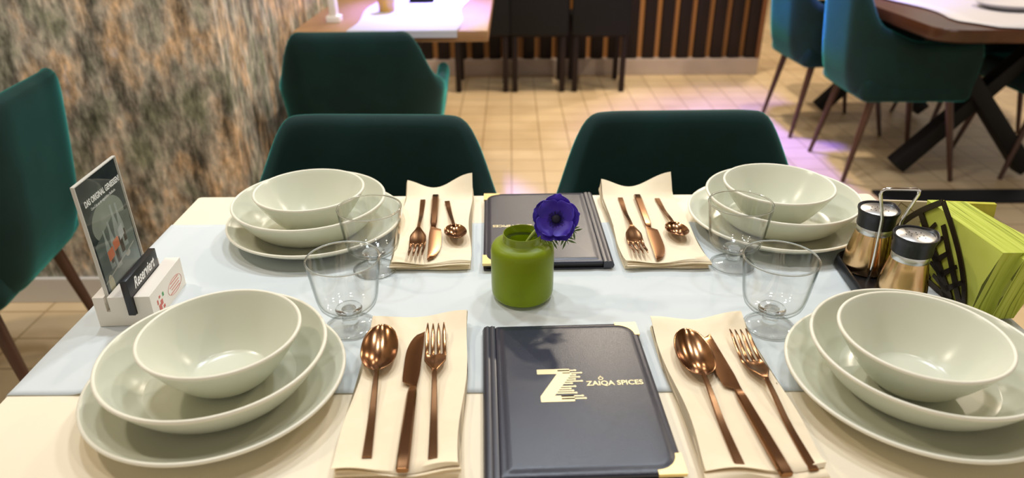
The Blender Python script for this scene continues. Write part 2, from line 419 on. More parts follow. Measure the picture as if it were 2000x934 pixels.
# ------------------------------------------------------------------ cutlery (local: +Y to the head, z=0 underneath)
def strip(rows, cols, skip=None):
    """rows: list of (y, list of x, list of z)"""
    bm = bmesh.new(); vs = [[bm.verts.new((x, y, z)) for x, z in zip(xs, zs)] for y, xs, zs in rows]
    for i, (a, b) in enumerate(zip(vs, vs[1:])):
        for k in range(len(a) - 1):
            if skip and skip(i, k): continue
            bm.faces.new((a[k], a[k + 1], b[k + 1], b[k]))
    bmesh.ops.delete(bm, geom=[v for v in bm.verts if not v.link_faces], context='VERTS')
    return bm
def metal(name, bm, parent, th, sub=1):
    o = link(name, bm, M_['copper'], parent, smooth=50, recalc=False)
    m = o.modifiers.new('thickness', 'SOLIDIFY'); m.thickness = th; m.offset = -1
    if sub: s = o.modifiers.new('smooth', 'SUBSURF'); s.levels = sub; s.render_levels = sub
    return o
def bar(rows):
    """rows (y, half width, z bottom, z top): a flat handle of rectangular section with soft edges"""
    bm = bmesh.new(); rings = []
    for y, w, z0, z1 in rows:
        e = min(w, (z1 - z0)) * .28; rings.append([(-w + e, y, z0), (w - e, y, z0), (w, y, z0 + e), (w, y, z1 - e), (w - e, y, z1), (-w + e, y, z1), (-w, y, z1 - e), (-w, y, z0 + e)])
    loft(bm, rings); return bm
def make_spoon(k=1.0, Lh=.126, bl=.077, bw=.0205, dep=.0095):
    t = thing('spoon', None, 'spoon')
    rows = [(0, .0046 * k, 0, .0026)] + [(Lh * s, (.0046 - .0021 * s) * k, .0075 * sm(.35, 1, s), .0027 + .0075 * sm(.35, 1, s)) for s in (.02, .2, .4, .55, .7, .82, .92, 1)]
    link('handle', bar(rows), M_['copper'], t, smooth=35)
    rs = []; N = 16; C = 12
    for i in range(N + 1):
        u = i / N; y = Lh - .004 + bl * u + .004 * u
        q = 2 * u ** .94 - 1
        wdt = max(.0024, bw * max(0, 1 - abs(q) ** 2.15) ** .5)
        zc = .0102 - .0 * u + .004 * sm(.3, 1, u)
        dp = dep * max(0, 1 - q * q) ** .75
        xs = [wdt * (2 * j / C - 1) for j in range(C + 1)]
        zs = [zc - dp * (1 - (2 * j / C - 1) ** 2) for j in range(C + 1)]
        rs.append((y, xs, zs))
    metal('bowl', strip(rs, C + 1), t, .0014); return t
def make_fork(k=1.0, Lh=.122, hl=.094, hw=.0122):
    t = thing('fork', None, 'fork')
    rows = [(0, .0044 * k, 0, .0026)] + [(Lh * s, (.0044 - .0019 * s) * k, .0085 * sm(.4, 1, s), .0027 + .0085 * sm(.4, 1, s)) for s in (.02, .2, .4, .55, .7, .82, .92, 1)]
    link('handle', bar(rows), M_['copper'], t, smooth=35)
    N = 22; rs = []
    e = [-1, -.64, -.45, -.10, .10, .45, .64, 1]
    e = [-1, -.60, -.47, -.07, .07, .47, .60, 1]
    for i in range(N + 1):
        u = i / N; y = Lh - .004 + hl * u
        w = .0026 + (hw - .0026) * sm(.0, .30, u); w *= 1 - .06 * sm(.4, 1, u)
        z = .0112 - .0088 * sm(.0, .48, u) + .0085 * sm(.5, 1.0, u)
        tp = 1 - .62 * sm(.80, 1.0, u) if u > .42 else 1
        xs = []
        for p in range(4):
            c = (e[2 * p] + e[2 * p + 1]) / 2; h = (e[2 * p + 1] - e[2 * p]) / 2 * tp; xs += [w * (c - h), w * (c + h)]
        zs = [z + .0018 * (abs(x) / hw) ** 2 for x in xs]; rs.append((y, xs, zs))
    g = int(N * .46)
    metal('tines', strip(rs, 8, lambda i, kk: i >= g and kk % 2 == 1), t, .0017, 1); return t
def make_knife(Lh=.118, bl=.105):
    t = thing('knife', None, 'knife')
    rows = [(0, .0052, .0006, .0062), (.001, .0058, .0002, .0066), (.02, .0060, 0, .0068), (.06, .0056, 0, .0066), (Lh - .012, .0050, .0003, .0062), (Lh - .004, .0044, .0010, .0055), (Lh, .0036, .0020, .0048)]
    link('handle', bar(rows), M_['copper'], t, smooth=35)
    bm = bmesh.new(); rings = []; n = 18
    for i in range(n + 1):
        u = i / n; y = Lh - .002 + bl * u
        xr = .0042 + .0016 * sm(0, .3, u) - .004 * max(0, u - .82) / .18 * 0            # back of the blade, nearly straight
        xl = -.0036 - .0082 * sm(.05, .12, u) - .001 * math.sin(PI * u)
        if u > .55: xl = xl + (xr - .0008 - xl) * (1 - math.sqrt(max(0, 1 - ((u - .55) / .45) ** 2)))
        zt = .0042 - .0012 * u; zb = .0024 - .0014 * u
        rings.append([(xl, y, (zt + zb) / 2 - .0003), ((xl + xr) / 2, y, zb), (xr, y, zb), (xr, y, zt), ((xl + xr) / 2, y, zt), (xl, y, (zt + zb) / 2 + .0003)])
    loft(bm, rings); link('blade', bm, M_['copper'], t, smooth=30); return t
def aim(end, tip): return math.atan2(-(tip[0] - end[0]), tip[1] - end[1])
spoon0, fork0, knife0 = make_spoon(), make_fork(), make_knife()
tsp0 = make_spoon(.95, .108, .050, .0165, .0075)
ZN = T + .0022 + NT + .0012
tsp0.name = 'soup_spoon'
cut = [(spoon0, (-.1352, .4985), (-.1530, .7090), 'large bronze spoon on the front left napkin, left of the knife'),
       (knife0, (-.1000, .4800), (-.1085, .6975), 'bronze knife on the front left napkin, between spoon and fork'),
       (fork0, (-.0741, .4965), (-.0905, .7120), 'bronze fork on the front left napkin, nearest the black menu'),
       (spoon0, (.2061, .4860), (.1985, .7020), 'large bronze spoon on the front right napkin, nearest the menu'),
       (knife0, (.2436, .4720), (.2245, .6880), 'bronze knife on the front right napkin, between spoon and fork'),
       (fork0, (.2709, .4800), (.2600, .6980), 'bronze fork on the front right napkin, nearest the plates'),
       (fork0, (-.1470, 1.0860), (-.1345, .8780), 'bronze fork on the back left napkin, beside the goblet'),
       (knife0, (-.1270, 1.0990), (-.1130, .8800), 'bronze knife on the back left napkin, between fork and spoon'),
       (tsp0, (-.1065, 1.0800), (-.0790, .9250), 'bronze soup spoon on the back left napkin, near the green vase'),
       (fork0, (.1800, 1.0900), (.1795, .8830), 'bronze fork on the back right napkin, nearest the back menu'),
       (knife0, (.2085, 1.0950), (.2065, .8800), 'bronze knife on the back right napkin, between fork and spoon'),
       (tsp0, (.2405, 1.0860), (.2465, .9250), 'bronze soup spoon on the back right napkin, beside the goblets')]
grp = {'spoon': 'large bronze spoons at the front places', 'knife': 'bronze knives on the napkins', 'fork': 'bronze forks on the napkins', 'soup_spoon': 'bronze soup spoons at the back places'}
used = set()
for src, a, b, lab in cut:
    o = src if src not in used else copy_tree(src); used.add(src)
    o.location = (a[0], a[1], ZN); o.rotation_euler = (0, 0, aim(a, b)); o['label'] = lab; o['group'] = grp[src.name.split('.')[0]]

# ------------------------------------------------------------------ menus
def make_menu():
    t = thing('menu_folder', None, 'menu'); w, d, h = .178, .243, .0125
    bm = bmesh.new(); prism(bm, rrect(-w / 2, -d / 2, w / 2, d / 2, .003, 3), 0, .0022); link('back_cover', bm, M_['leather_edge'], t)
    link('pages', bxm((.003, 0, .0055), (w - .014, d - .010, .0066)), M_['pages'], t)
    # front cover: padded leather board, rounded outer corners
    bm = bmesh.new(); x0, x1, y0, y1 = -w / 2 + .010, w / 2, -d / 2, d / 2; rings = []
    for ins, z, rad in ((0, .0086, .008), (.0, .0104, .008), (.0012, .0116, .008), (.004, .0119, .009), (.0062, .0119, .010), (.0075, .0128, .010), (.012, .0133, .010)):
        rings.append([(x, y, z) for x, y in rrect(x0 + ins, y0 + ins, x1 - ins, y1 - ins, [.003, rad + .006, rad + .006, .003], 6)])
    loft(bm, rings); link('front_cover', bm, M_['leather'], t, smooth=60)
    bm = bmesh.new()
    prof = [(-w / 2 - .0035, .0015), (-w / 2 - .005, .006), (-w / 2 - .003, .0105), (-w / 2 + .001, .0125), (-w / 2 + .004, .0112), (-w / 2 + .006, .0125), (-w / 2 + .010, .0115), (-w / 2 + .010, .0015)]
    loft(bm, [[(x, y, z) for x, z in prof] for y in (-d / 2, d / 2)]); link('spine', bm, M_['leather_edge'], t, smooth=50)
    for sy in (-1, 1):
        # corner protector: right-angled corner with a concave inner edge
        bm = bmesh.new(); cx, cy = w / 2 + .0012, sy * (d / 2 + .0012); L = .026
        poly = [(cx, cy), (cx - L, cy)] + [(cx - .014 - .012 * math.cos(a) - .000, cy - sy * (.014 + .012 * math.sin(a)) + 0) for a in ()]
        n = 6; arc = []
        for k in range(n + 1):
            a = PI / 2 * k / n; arc.append((cx - L + L * .78 * math.sin(a), cy - sy * (L * .22 + L * .78 * (1 - math.cos(a)))))
        poly = [(cx, cy), (cx - L, cy), *arc, (cx - L * .22 + .0057, cy - sy * L)]
        if sy < 0: poly = poly[::-1]
        prism(bm, poly, .0084, .0121); link('corner_protector', bm, M_['brass'], t, smooth=0)
    # gold emblem: letter Z whose right side runs out into streaks and dots
    bm = bmesh.new(); zz = .0133
    def rect(x0, y0, x1, y1, r=0): prism(bm, rrect(x0, y0, x1, y1, r, 3) if r else [(x0, y0), (x1, y0), (x1, y1), (x0, y1)], zz - .0004, zz + .0003)
    rect(-.0275, .0185, .008, .027, .001); rect(-.0265, -.0270, .0085, -.0175, .001)
    prism(bm, [(-.0265, -.0180), (-.012, -.0180), (.010, .0190), (-.006, .0190)], zz - .0004, zz + .00032)
    for (xa, xb, y) in ((-.005, .014, .0240), (0, .020, .0195), (0, .013, .0160), (0, .017, .0125), (-.004, .012, .0090), (-.005, .019, .0055), (-.006, .008, .002), (-.010, .011, -.003), (-.012, .0055, -.0065), (-.014, .008, -.0100), (-.010, .011, -.0135), (-.005, .017, -.0185), (-.005, .0195, -.0225)):
        rect(xa, y - .0010, xb, y + .0010)
        prism(bm, [(xb + .0015 * math.cos(k * PI / 5), y + .0015 * math.sin(k * PI / 5)) for k in range(10)], zz - .0004, zz + .00034)
    link('emblem', bm, M_['gold'], t, (-.008, .006, 0), smooth=0)
    l = lettering('lettering', 'ZAIQA SPICES', .0105, M_['gold'], t, (.0155, .0035, .0133), (0, 0, 0), .0605, 0, .00022)
    bm = bmesh.new()
    ring = [(.0028, 0), (.0028, .0005), (.0018, .0005), (.0018, 0)]
    loft(bm, [[(.0318 + r * math.cos(2 * PI * k / 16), .0150 + r * math.sin(2 * PI * k / 16), .0131 + z) for r, z in ring] for k in range(17)], cap=False)
    prism(bm, [(.0312, .0182), (.0324, .0182), (.0324, .0192), (.0312, .0192)], .0131, .0136)
    link('letter_mark', bm, M_['gold'], t, smooth=0)
    return t
menu0 = make_menu()
menu0.location = (.0625, .5975, T + .0013); menu0.rotation_euler = (0, 0, .037)
menu0['label'] = 'dark navy leather menu with gold logo, in front of the green vase'; menu0['group'] = 'leather menu folders'
copy_tree(menu0, (.0460, .9935, T + .0022), PI + .024, 'dark leather menu lying upside down behind the green vase')

# ------------------------------------------------------------------ goblets
def make_goblet():
    t = thing('goblet', None, 'goblet')
    R, H = .0432, .0955
    out = [(.0160, .0241), (.0240, .0262), (.0300, .0298), (.0335, .0340), (.0354, .0395), (.0372, .048), (.0395, .065), (.0415, .080), (R, H - .0012)]
    inn = [(R - .0014, H - .0012), (.0403, .080), (.0383, .065), (.0360, .048), (.0340, .0402), (.0315, .0356), (.0280, .0325), (.0225, .0298), (.0162, .0278)]
    bm = bmesh.new(); lathe(bm, out, 72); lathe(bm, inn[::-1], 72); b = link('bowl', bm, M_['glass_thin'], t, smooth=70, recalc=False)
    bm = bmesh.new(); tube(bm, [((R - .0007) * math.cos(2 * PI * k / 72), (R - .0007) * math.sin(2 * PI * k / 72), H - .0004) for k in range(72)], .0011, 8, True); link('rim', bm, M_['glass'], b, smooth=80)
    bm = bmesh.new(); lathe(bm, [(.0105, .0052), (.0092, .0068), (.0088, .0085), (.0098, .0118), (.0090, .0150), (.0086, .018), (.0085, .0225), (.0130, .0234), (.0160, .0241), (.0162, .0262), (.0150, .0284), (.0110, .0280), (.0075, .0285), (0, .0292)], 64); link('stem', bm, M_['glass'], t, smooth=70, recalc=False)
    bm = bmesh.new(); lathe(bm, [(0, .0012), (.022, .0006), (.0272, 0), (.0292, .0004), (.0300, .0014), (.0293, .0024), (.022, .0035), (.014, .0043), (.0105, .0052)], 72); f = link('foot', bm, M_['glass_thin'], t, smooth=70, recalc=False)
    bm = bmesh.new(); tube(bm, [(.0290 * math.cos(2 * PI * k / 64), .0290 * math.sin(2 * PI * k / 64), .0016) for k in range(64)], .0013, 8, True); link('foot_edge', bm, M_['glass'], f, smooth=80)
    return t
gob0 = make_goblet()
for i, (x, y, lab) in enumerate([(-.1975, .7335, 'front of the two clear goblets left of the vase'), (-.1915, .8760, 'rear of the two clear goblets left of the vase'),
                                 (.3120, .7290, 'front of the two clear goblets right of the vase'), (.3100, .8840, 'rear of the two clear goblets right of the vase')]):
    o = gob0 if i == 0 else copy_tree(gob0)
    o.location = (x, y, T + .0024); o['label'] = lab + ', short stemmed'; o['group'] = 'short stemmed clear goblets'

# ------------------------------------------------------------------ vase and flower
VX, VY = .0132, .807
vz = thing('vase', 'frosted olive green glass vase in the middle of the table', 'vase', (VX, VY, T + .0022))
bm = bmesh.new()
out = [(0, .001), (.030, .0), (.0355, .0012), (.0390, .0045), (.0402, .010), (.0404, .020), (.0404, .066), (.0396, .0715), (.0370, .0755), (.032, .0778), (.0270, .0790), (.0252, .0805)]
inn = [(.0232, .0795), (.0262, .0770), (.034, .0740), (.0375, .068), (.0380, .020), (.0365, .009), (.030, .004), (0, .004)]
lathe(bm, out, 72); link('body', bm, M_['vase'], vz, smooth=60)
bm = bmesh.new(); lathe(bm, inn, 72); link('inside', bm, M_['vase'], vz, smooth=60)
bm = bmesh.new(); lathe(bm, [(.0252, .0805), (.0246, .083), (.0246, .0895), (.0242, .0905), (.0236, .0905), (.0232, .0895), (.0232, .0795)], 72)
M_['vase_neck'] = mat('green_neck_glass', (.34, .44, .02), .12, 0, .5, Transmission_Weight=.45)
link('neck', bm, M_['vase_neck'], vz, smooth=60, recalc=False)

fl = thing('flower', 'single violet blue anemone leaning out of the green vase', 'flower', (VX, VY, T + .0022))
head = Vector((.0430, .006, .1060)); nrm = Vector((-.18, -.80, .50)).normalized()
bm = bmesh.new()
P0, P1, P2, P3 = Vector((-.015, .004, .030)), Vector((.004, .002, .078)), Vector((.018, .012, .098)), head - nrm * .004
pts = [P0 * (1 - t) ** 3 + P1 * 3 * t * (1 - t) ** 2 + P2 * 3 * t * t * (1 - t) + P3 * t ** 3 for t in [k / 16 for k in range(17)]]
tube(bm, pts, [.0024 + .0012 * sm(.45, .8, k / 16) for k in range(17)], 12); link('stem', bm, M_['stem'], fl)
Q = nrm.to_track_quat('Z', 'Y').to_matrix()
def petal(ang, Lp, Wp, cup, lay):
    bm = bmesh.new(); N, C = 10, 8; rows = []; rnd = random.Random(int(ang * 100) + lay)
    ca, sa = math.cos(ang), math.sin(ang); w1, w2 = rnd.uniform(0, 6), rnd.uniform(0, 6)
    for i in range(N + 1):
        u = i / N; row = []
        rad = .002 + Lp * u
        wd = Wp * (sm(0, .45, u) * .85 + .15) * math.sqrt(max(0.02, 1 - max(0, (u - .62) / .40) ** 2.2))
        for j in range(C + 1):
            s = 2 * j / C - 1
            z = cup * u ** 1.5 - .3 * cup * sm(.75, 1, u) + .18 * Wp * s * s * u + .0011 * math.sin(5 * u + 3 * s + w1) * u + lay * .0012
            r_ = rad * (1 - .08 * s * s) + .0008 * math.sin(6 * s + w2) * u
            p = Vector((ca * r_ - sa * wd * s, sa * r_ + ca * wd * s, z)); row.append(bm.verts.new(head + Q @ p))
        rows.append(row)
    for a, b in zip(rows, rows[1:]):
        for j in range(C): bm.faces.new((a[j], a[j + 1], b[j + 1], b[j]))
    o = link('petal', bm, M_['petal'], fl, smooth=80)
    m = o.modifiers.new('thickness', 'SOLIDIFY'); m.thickness = .0006
    m = o.modifiers.new('smooth', 'SUBSURF'); m.levels = 1; m.render_levels = 1
for k in range(5): petal(2 * PI * k / 5 + .3, .0285 + .0015 * (k % 2), .0165, .0105, 0)
for k in range(4): petal(2 * PI * k / 4 + .75, .0240, .0150, .0150, 1)
bm = bmesh.new(); bmesh.ops.create_uvsphere(bm, u_segments=18, v_segments=10, radius=.0058)
bmesh.ops.transform(bm, matrix=Matrix.Translation(head + nrm * .0045) @ Q.to_4x4() @ Matrix.Diagonal((1, 1, .75, 1)), verts=bm.verts); link('pistil', bm, M_['pistil'], fl)
bm = bmesh.new()
for k in range(34):
    a = 2 * PI * k / 34 + random.uniform(-.1, .1); r1 = random.uniform(.0075, .0115); zz = random.uniform(.004, .0075)
    b0 = head + Q @ Vector((.003 * math.cos(a), .003 * math.sin(a), .0025)); b1 = head + Q @ Vector((r1 * math.cos(a), r1 * math.sin(a), zz))
    tube(bm, [b0, (b0 + b1) / 2 + nrm * .0005, b1], .00022, 5)
    g = bmesh.ops.create_icosphere(bm, subdivisions=1, radius=.0006)['verts']; bmesh.ops.translate(bm, verts=g, vec=b1)
link('stamens', bm, M_['pistil'], fl)
# frilled collar of leaves behind the bloom
def frill(ang, L, back):
    bm = bmesh.new(); ca, sa = math.cos(ang), math.sin(ang); base = head - nrm * .010
    def P(r, s, z): return base + Q @ Vector((ca * r - sa * s, sa * r + ca * s, z))
    def blade(p, q, w):
        d = (q - p); s = d.cross(nrm).normalized() * w; m = p + d * .55
        vs = [bm.verts.new(x) for x in (p - s * .4, m - s, q, m + s, p + s * .4)]; bm.faces.new(vs)
    blade(P(0, 0, 0), P(L, 0, back), .0018)
    for k, f in enumerate((.35, .5, .65, .8)):
        for s in (-1, 1): blade(P(L * f, 0, back * f), P(L * (f + .28), s * L * .30, back * f - .001), .0013)
    o = link('leaf', bm, M_['leaf'], fl, smooth=0); m = o.modifiers.new('thickness', 'SOLIDIFY'); m.thickness = .0005
for a, L, bk in ((-1.05, .034, -.002), (-1.75, .033, -.002), (-2.45, .034, .000), (3.0, .030, -.001), (-.5, .030, -.004), (2.5, .026, -.003)): frill(a, L, bk)

# ------------------------------------------------------------------ sign stand, card and plaque
bang = math.radians(2.5)
SX, SY = -.4740, .7880
st = thing('sign_stand', 'white slotted block stand at the left edge of the runner', 'sign stand', (SX, SY, T + .0024), bang)
def stand():
    w, L, h = .068, .100, .0405; s1, s2 = -.0185, .0105          # slots, measured from the middle
    pr = [(-w / 2, 0), (w / 2, 0), (w / 2, h), (s2 + .0048, h), (s2 + .0048, h - .024), (s2 - .0048, h - .024), (s2 - .0048, h), (s1 + .0022, h), (s1 + .0022, h - .02), (s1 - .0022, h - .02), (s1 - .0022, h), (-w / 2, h)]
    bm = bmesh.new(); loft(bm, [[(x, y, z) for x, z in pr] for y in (-L / 2, L / 2)]); link('block', bm, M_['white'], st, smooth=0)
    # small print on the long side
    red = mat('faded_red_print', (.62, .16, .12), .6); grn = mat('green_print', (.10, .35, .12), .6)
    bm = bmesh.new()
    for k, (y, z, a, b) in enumerate(((-.030, .012, .007, .010), (-.024, .017, .006, .007), (-.034, .022, .003, .006), (-.027, .026, .004, .003), (-.020, .009, .005, .004), (-.033, .006, .003, .003))):
        box(bm, (w / 2 + .0001, y, z), (.0004, a, b))
    link('bottle_print', bm, red, st, smooth=0)
    link('bottle_print', bxm((w / 2 + .0001, -.017, .0245), (.0004, .004, .005)), grn, st, smooth=0)
    bm = bmesh.new(); tube(bm, [(w / 2 + .0001, .019 + .022 * math.cos(a), .017 + .010 * math.sin(a)) for a in [2 * PI * k / 24 for k in range(24)]], .0003, 5, True)
    for k in range(4): box(bm, (w / 2 + .0001, .018 + .002 * (k % 2), .011 + .0042 * k), (.0004, .030 - .005 * (k % 2), .0008))
    link('speech_bubble_print', bm, red, st, smooth=0)
stand()
def at_stand(lx, ly, lz): c, s = math.cos(bang), math.sin(bang); return (SX + c * lx - s * ly, SY + s * lx + c * ly, T + .0024 + lz)
# acrylic holder with the drinks card, standing in the rear slot and leaning back a little
ac = thing('card_holder', 'clear acrylic card holder with drinks picture, standing in the white block', 'card holder', at_stand(-.0185, .008, .0212), bang)
cw, ch = .104, .160
def upright(name, bm, material, smooth=0):
    o = link(name, bm, material, ac, smooth=smooth); o.rotation_euler = (0, math.radians(-1.0), 0); return o
bm = bmesh.new(); box(bm, (.00105, 0, ch / 2), (.0009, cw, ch), .0003); box(bm, (-.00105, 0, ch / 2), (.0009, cw, ch), .0003); box(bm, (0, 0, .0008), (.0030, cw, .0016))
upright('acrylic_sheet', bm, M_['acrylic'])
card_m = mottled('dark_card_print', (.010, .014, .020), (.035, .05, .05), 18, rough=.6, spec=.15)
upright('card', bxm((0, 0, ch / 2 + .001), (.0006, cw - .005, ch - .004)), card_m)
M_['acrylic_edge'] = mat('acrylic_edge', (.80, .78, .72), .25, 0, .5, Transmission_Weight=.3)
bm = bmesh.new(); 
for y in (-cw / 2 + .0004, cw / 2 - .0004): box(bm, (0, y, ch / 2), (.0042, .0012, ch))
box(bm, (0, 0, ch - .0004), (.0042, cw, .0012)); upright('edge_frame', bm, M_['acrylic_edge'])
X = .00045
def flat(bm, poly):                                     # polygon (y, z) printed on the card face
    f = bm.faces.new([bm.verts.new((X + flat.n, y, z)) for y, z in poly])
flat.n = 0
def print_(name, polys, material, lift):
    bm = bmesh.new(); flat.n = lift
    for p in polys: flat(bm, p)
    o = upright(name, bm, material); return o
ell = lambda cy, cz, a, b, n=28: [(cy + a * math.cos(2 * PI * k / n), cz + b * math.sin(2 * PI * k / n)) for k in range(n)]
print_('glass_picture', [ell(.000, .098, .040, .026)], mottled('grey_green_print', (.16, .18, .15), (.26, .28, .24), 25, rough=.5), .00002)
print_('table_picture', [[(-.045, .010), (.045, .010), (.048, .090), (.010, .098), (-.045, .080)]], mottled('grey_table_print', (.07, .09, .08), (.20, .23, .21), 16, rough=.5), .00004)
bt = []
for cy, k, z0 in ((-.020, .82, .040), (-.006, 1.0, .034), (.010, 1.15, .040), (.022, .95, .050)):
    h = .062 * k; w = .0062 * k
    bt.append([(cy - w, z0), (cy + w, z0), (cy + w, z0 + h * .5), (cy + w * .35, z0 + h * .8), (cy + w * .35, z0 + h), (cy - w * .35, z0 + h), (cy - w * .35, z0 + h * .8), (cy - w, z0 + h * .5)])
print_('bottle_picture', bt, mat('bottle_glass_print', (.30, .33, .31), .5), .00006)
print_('bottle_picture', [[(a + .0022, b + .006 if k in (0, 1) else b - .003) for k, (a, b) in enumerate([((p[0][0] * .8 + p[1][0] * .2), p[0][1]), ((p[0][0] * .2 + p[1][0] * .8), p[0][1]), ((p[0][0] * .2 + p[1][0] * .8), p[2][1] - .004), ((p[0][0] * .8 + p[1][0] * .2), p[2][1] - .004)])] for p in bt], mat('dark_cola_print', (.06, .035, .02), .5), .00008)
print_('label_picture', [[(cy - .0075, z), (cy + .0075, z + .002), (cy + .0075, z + .015), (cy - .0075, z + .013)] for cy, z in ((-.017, .050), (.000, .056))], mat('orange_red_print', (.62, .17, .07), .5), .00010)
print_('label_picture', [[(.011, .062), (.024, .066), (.024, .081), (.011, .077)]], mat('grey_label_print', (.45, .45, .46), .5), .00010)
print_('lemon_picture', [ell(-.034, .024, .0065, .013)], mat('pale_lemon_print', (.62, .56, .38), .5), .00010)
print_('tray_picture', [[(-.046, .030), (.040, .046), (.040, .0475), (-.046, .0315)], ell(.020, .040, .006, .004)], mat('pale_line_print', (.45, .42, .36), .5), .00012)
RT = (PI / 2, 0, PI / 2)
def card_text(name, s, size, y, z, wid, bold=0):
    o = lettering(name, s, size, M_['ink_white'], ac, (0, 0, 0), (0, 0, 0), wid, 0, bold, .00005)
    for v in o.data.vertices: v.co = Vector((X + .0002 + v.co.z, y + v.co.x, z + v.co.y))
    o.rotation_euler = (0, math.radians(-1.0), 0)
card_text('lettering', 'DAS ORIGINAL GENIESSEN!', .0105, -.040, .1290, .088, .0003)
card_text('small_lettering', 'Coca-Cola aus der eisgekühlten Glasflasche', .005, -.030, .1215, .062)
pq = thing('reserved_plaque', 'black plaque reading Reserviert, slotted into the white block', 'plaque', at_stand(.0105, -.012, .0172), bang)
link('plaque_board', bxm((0, 0, .0240), (.0085, .086, .048), .0008), M_['black_plastic'], pq, smooth=30)
o = lettering('lettering', 'Reserviert', .020, M_['ink_white'], pq, (0, 0, 0), (0, 0, 0), .060, .35, .0004, .0001)
for v in o.data.vertices: v.co = Vector((.0044 + v.co.z, -.028 + v.co.x, .029 + v.co.y))

# ------------------------------------------------------------------ condiment set
tr = thing('shaker_caddy', 'black shaker tray with a chrome wire handle, right of the goblets', 'caddy', (.489, .822, T + .0024), math.radians(-4))
bm = bmesh.new(); rings = []
for z, g in ((0, -.001), (.002, .0), (.013, -.0015), (.015, -.003)): rings.append([(x, y, z) for x, y in rrect(-.041 - g, -.080 - g, .041 + g, .080 + g, .028, 8)])
# dished: outer wall, rim, then floor inside
for z, g in ((.015, -.005), (.0065, -.0065)): rings.append([(x, y, z) for x, y in rrect(-.041 - g, -.080 - g, .041 + g, .080 + g, .025, 8)])
loft(bm, rings); link('tray', bm, M_['black_plastic'], tr, smooth=40)
bm = bmesh.new()
hp = [(-.0160, 0, .006), (-.0150, 0, .030), (-.0175, 0, .095), (-.0180, 0, .100), (-.0272, 0, .133), (-.0265, 0, .1375), (-.0225, 0, .1400), (.0140, 0, .1405), (.0185, 0, .1385), (.0185, 0, .1340), (.0075, 0, .100), (.0065, 0, .095), (.0050, 0, .030), (.0050, 0, .006)]
tube(bm, [Vector(p) for p in hp], .0021, 10); link('wire_handle', bm, M_['chrome'], tr, smooth=60)
def make_shaker():
    t = thing('shaker', None, 'shaker')
    bm = bmesh.new(); lathe(bm, [(0, 0), (.026, 0), (.0285, .0015), (.0300, .006), (.0300, .012), (.0285, .024), (.0250, .042), (.0222, .056), (.0218, .0575), (0, .0575)], 48); link('body', bm, M_['copper_matte'], t, smooth=40)
    bm = bmesh.new(); lathe(bm, [(.0219, .0570), (.0222, .0575), (.0218, .0660), (.0214, .0665)], 48); link('band', bm, M_['steel'], t, smooth=40)
    bm = bmesh.new(); lathe(bm, [(.0210, .0660), (.0234, .0665), (.0237, .0690), (.0235, .0780), (.0248, .0850), (.0262, .0885), (.0260, .0905), (.0248, .0905), (.0238, .0880), (.0225, .0872), (0, .0872)], 48)
    for v in bm.verts:                                       # little pouring lip
        if v.co.z > .08:
            a = math.atan2(v.co.y, v.co.x); k = .12 * math.exp(-(a / .35) ** 2) * sm(.08, .09, v.co.z)
            if math.hypot(v.co.x, v.co.y) > .02: v.co.x *= 1 + k; v.co.y *= 1 + k; v.co.z += .012 * k
    link('collar', bm, M_['black_plastic'], t, smooth=50)
    bm = bmesh.new(); lathe(bm, [(.0224, .0870), (.0222, .0884), (.0212, .0890), (0, .0893)], 48); c = link('lid', bm, M_['steel'], t, smooth=40)
    bm = bmesh.new()
    for k in range(11):
        a = 2.4 * k; r = .0014 + .0032 * math.sqrt(k)
        g = [(r * math.cos(a) + .0007 * math.cos(q * PI / 4), r * math.sin(a) + .0007 * math.sin(q * PI / 4)) for q in range(8)]; prism(bm, g, .0888, .0896)
    link('pour_holes', bm, M_['holes'], c, smooth=0); return t
sh0 = make_shaker(); sh0.location = (.4850, .8600, T + .0090); sh0.rotation_euler = (0, 0, .5)
sh0['label'] = 'rear copper shaker with a black collar, in the tray behind the other'; sh0['group'] = 'copper shakers in the black tray'
copy_tree(sh0, (.4955, .7840, T + .0090), .2, 'front copper shaker with a black collar, in the tray nearest the plates')

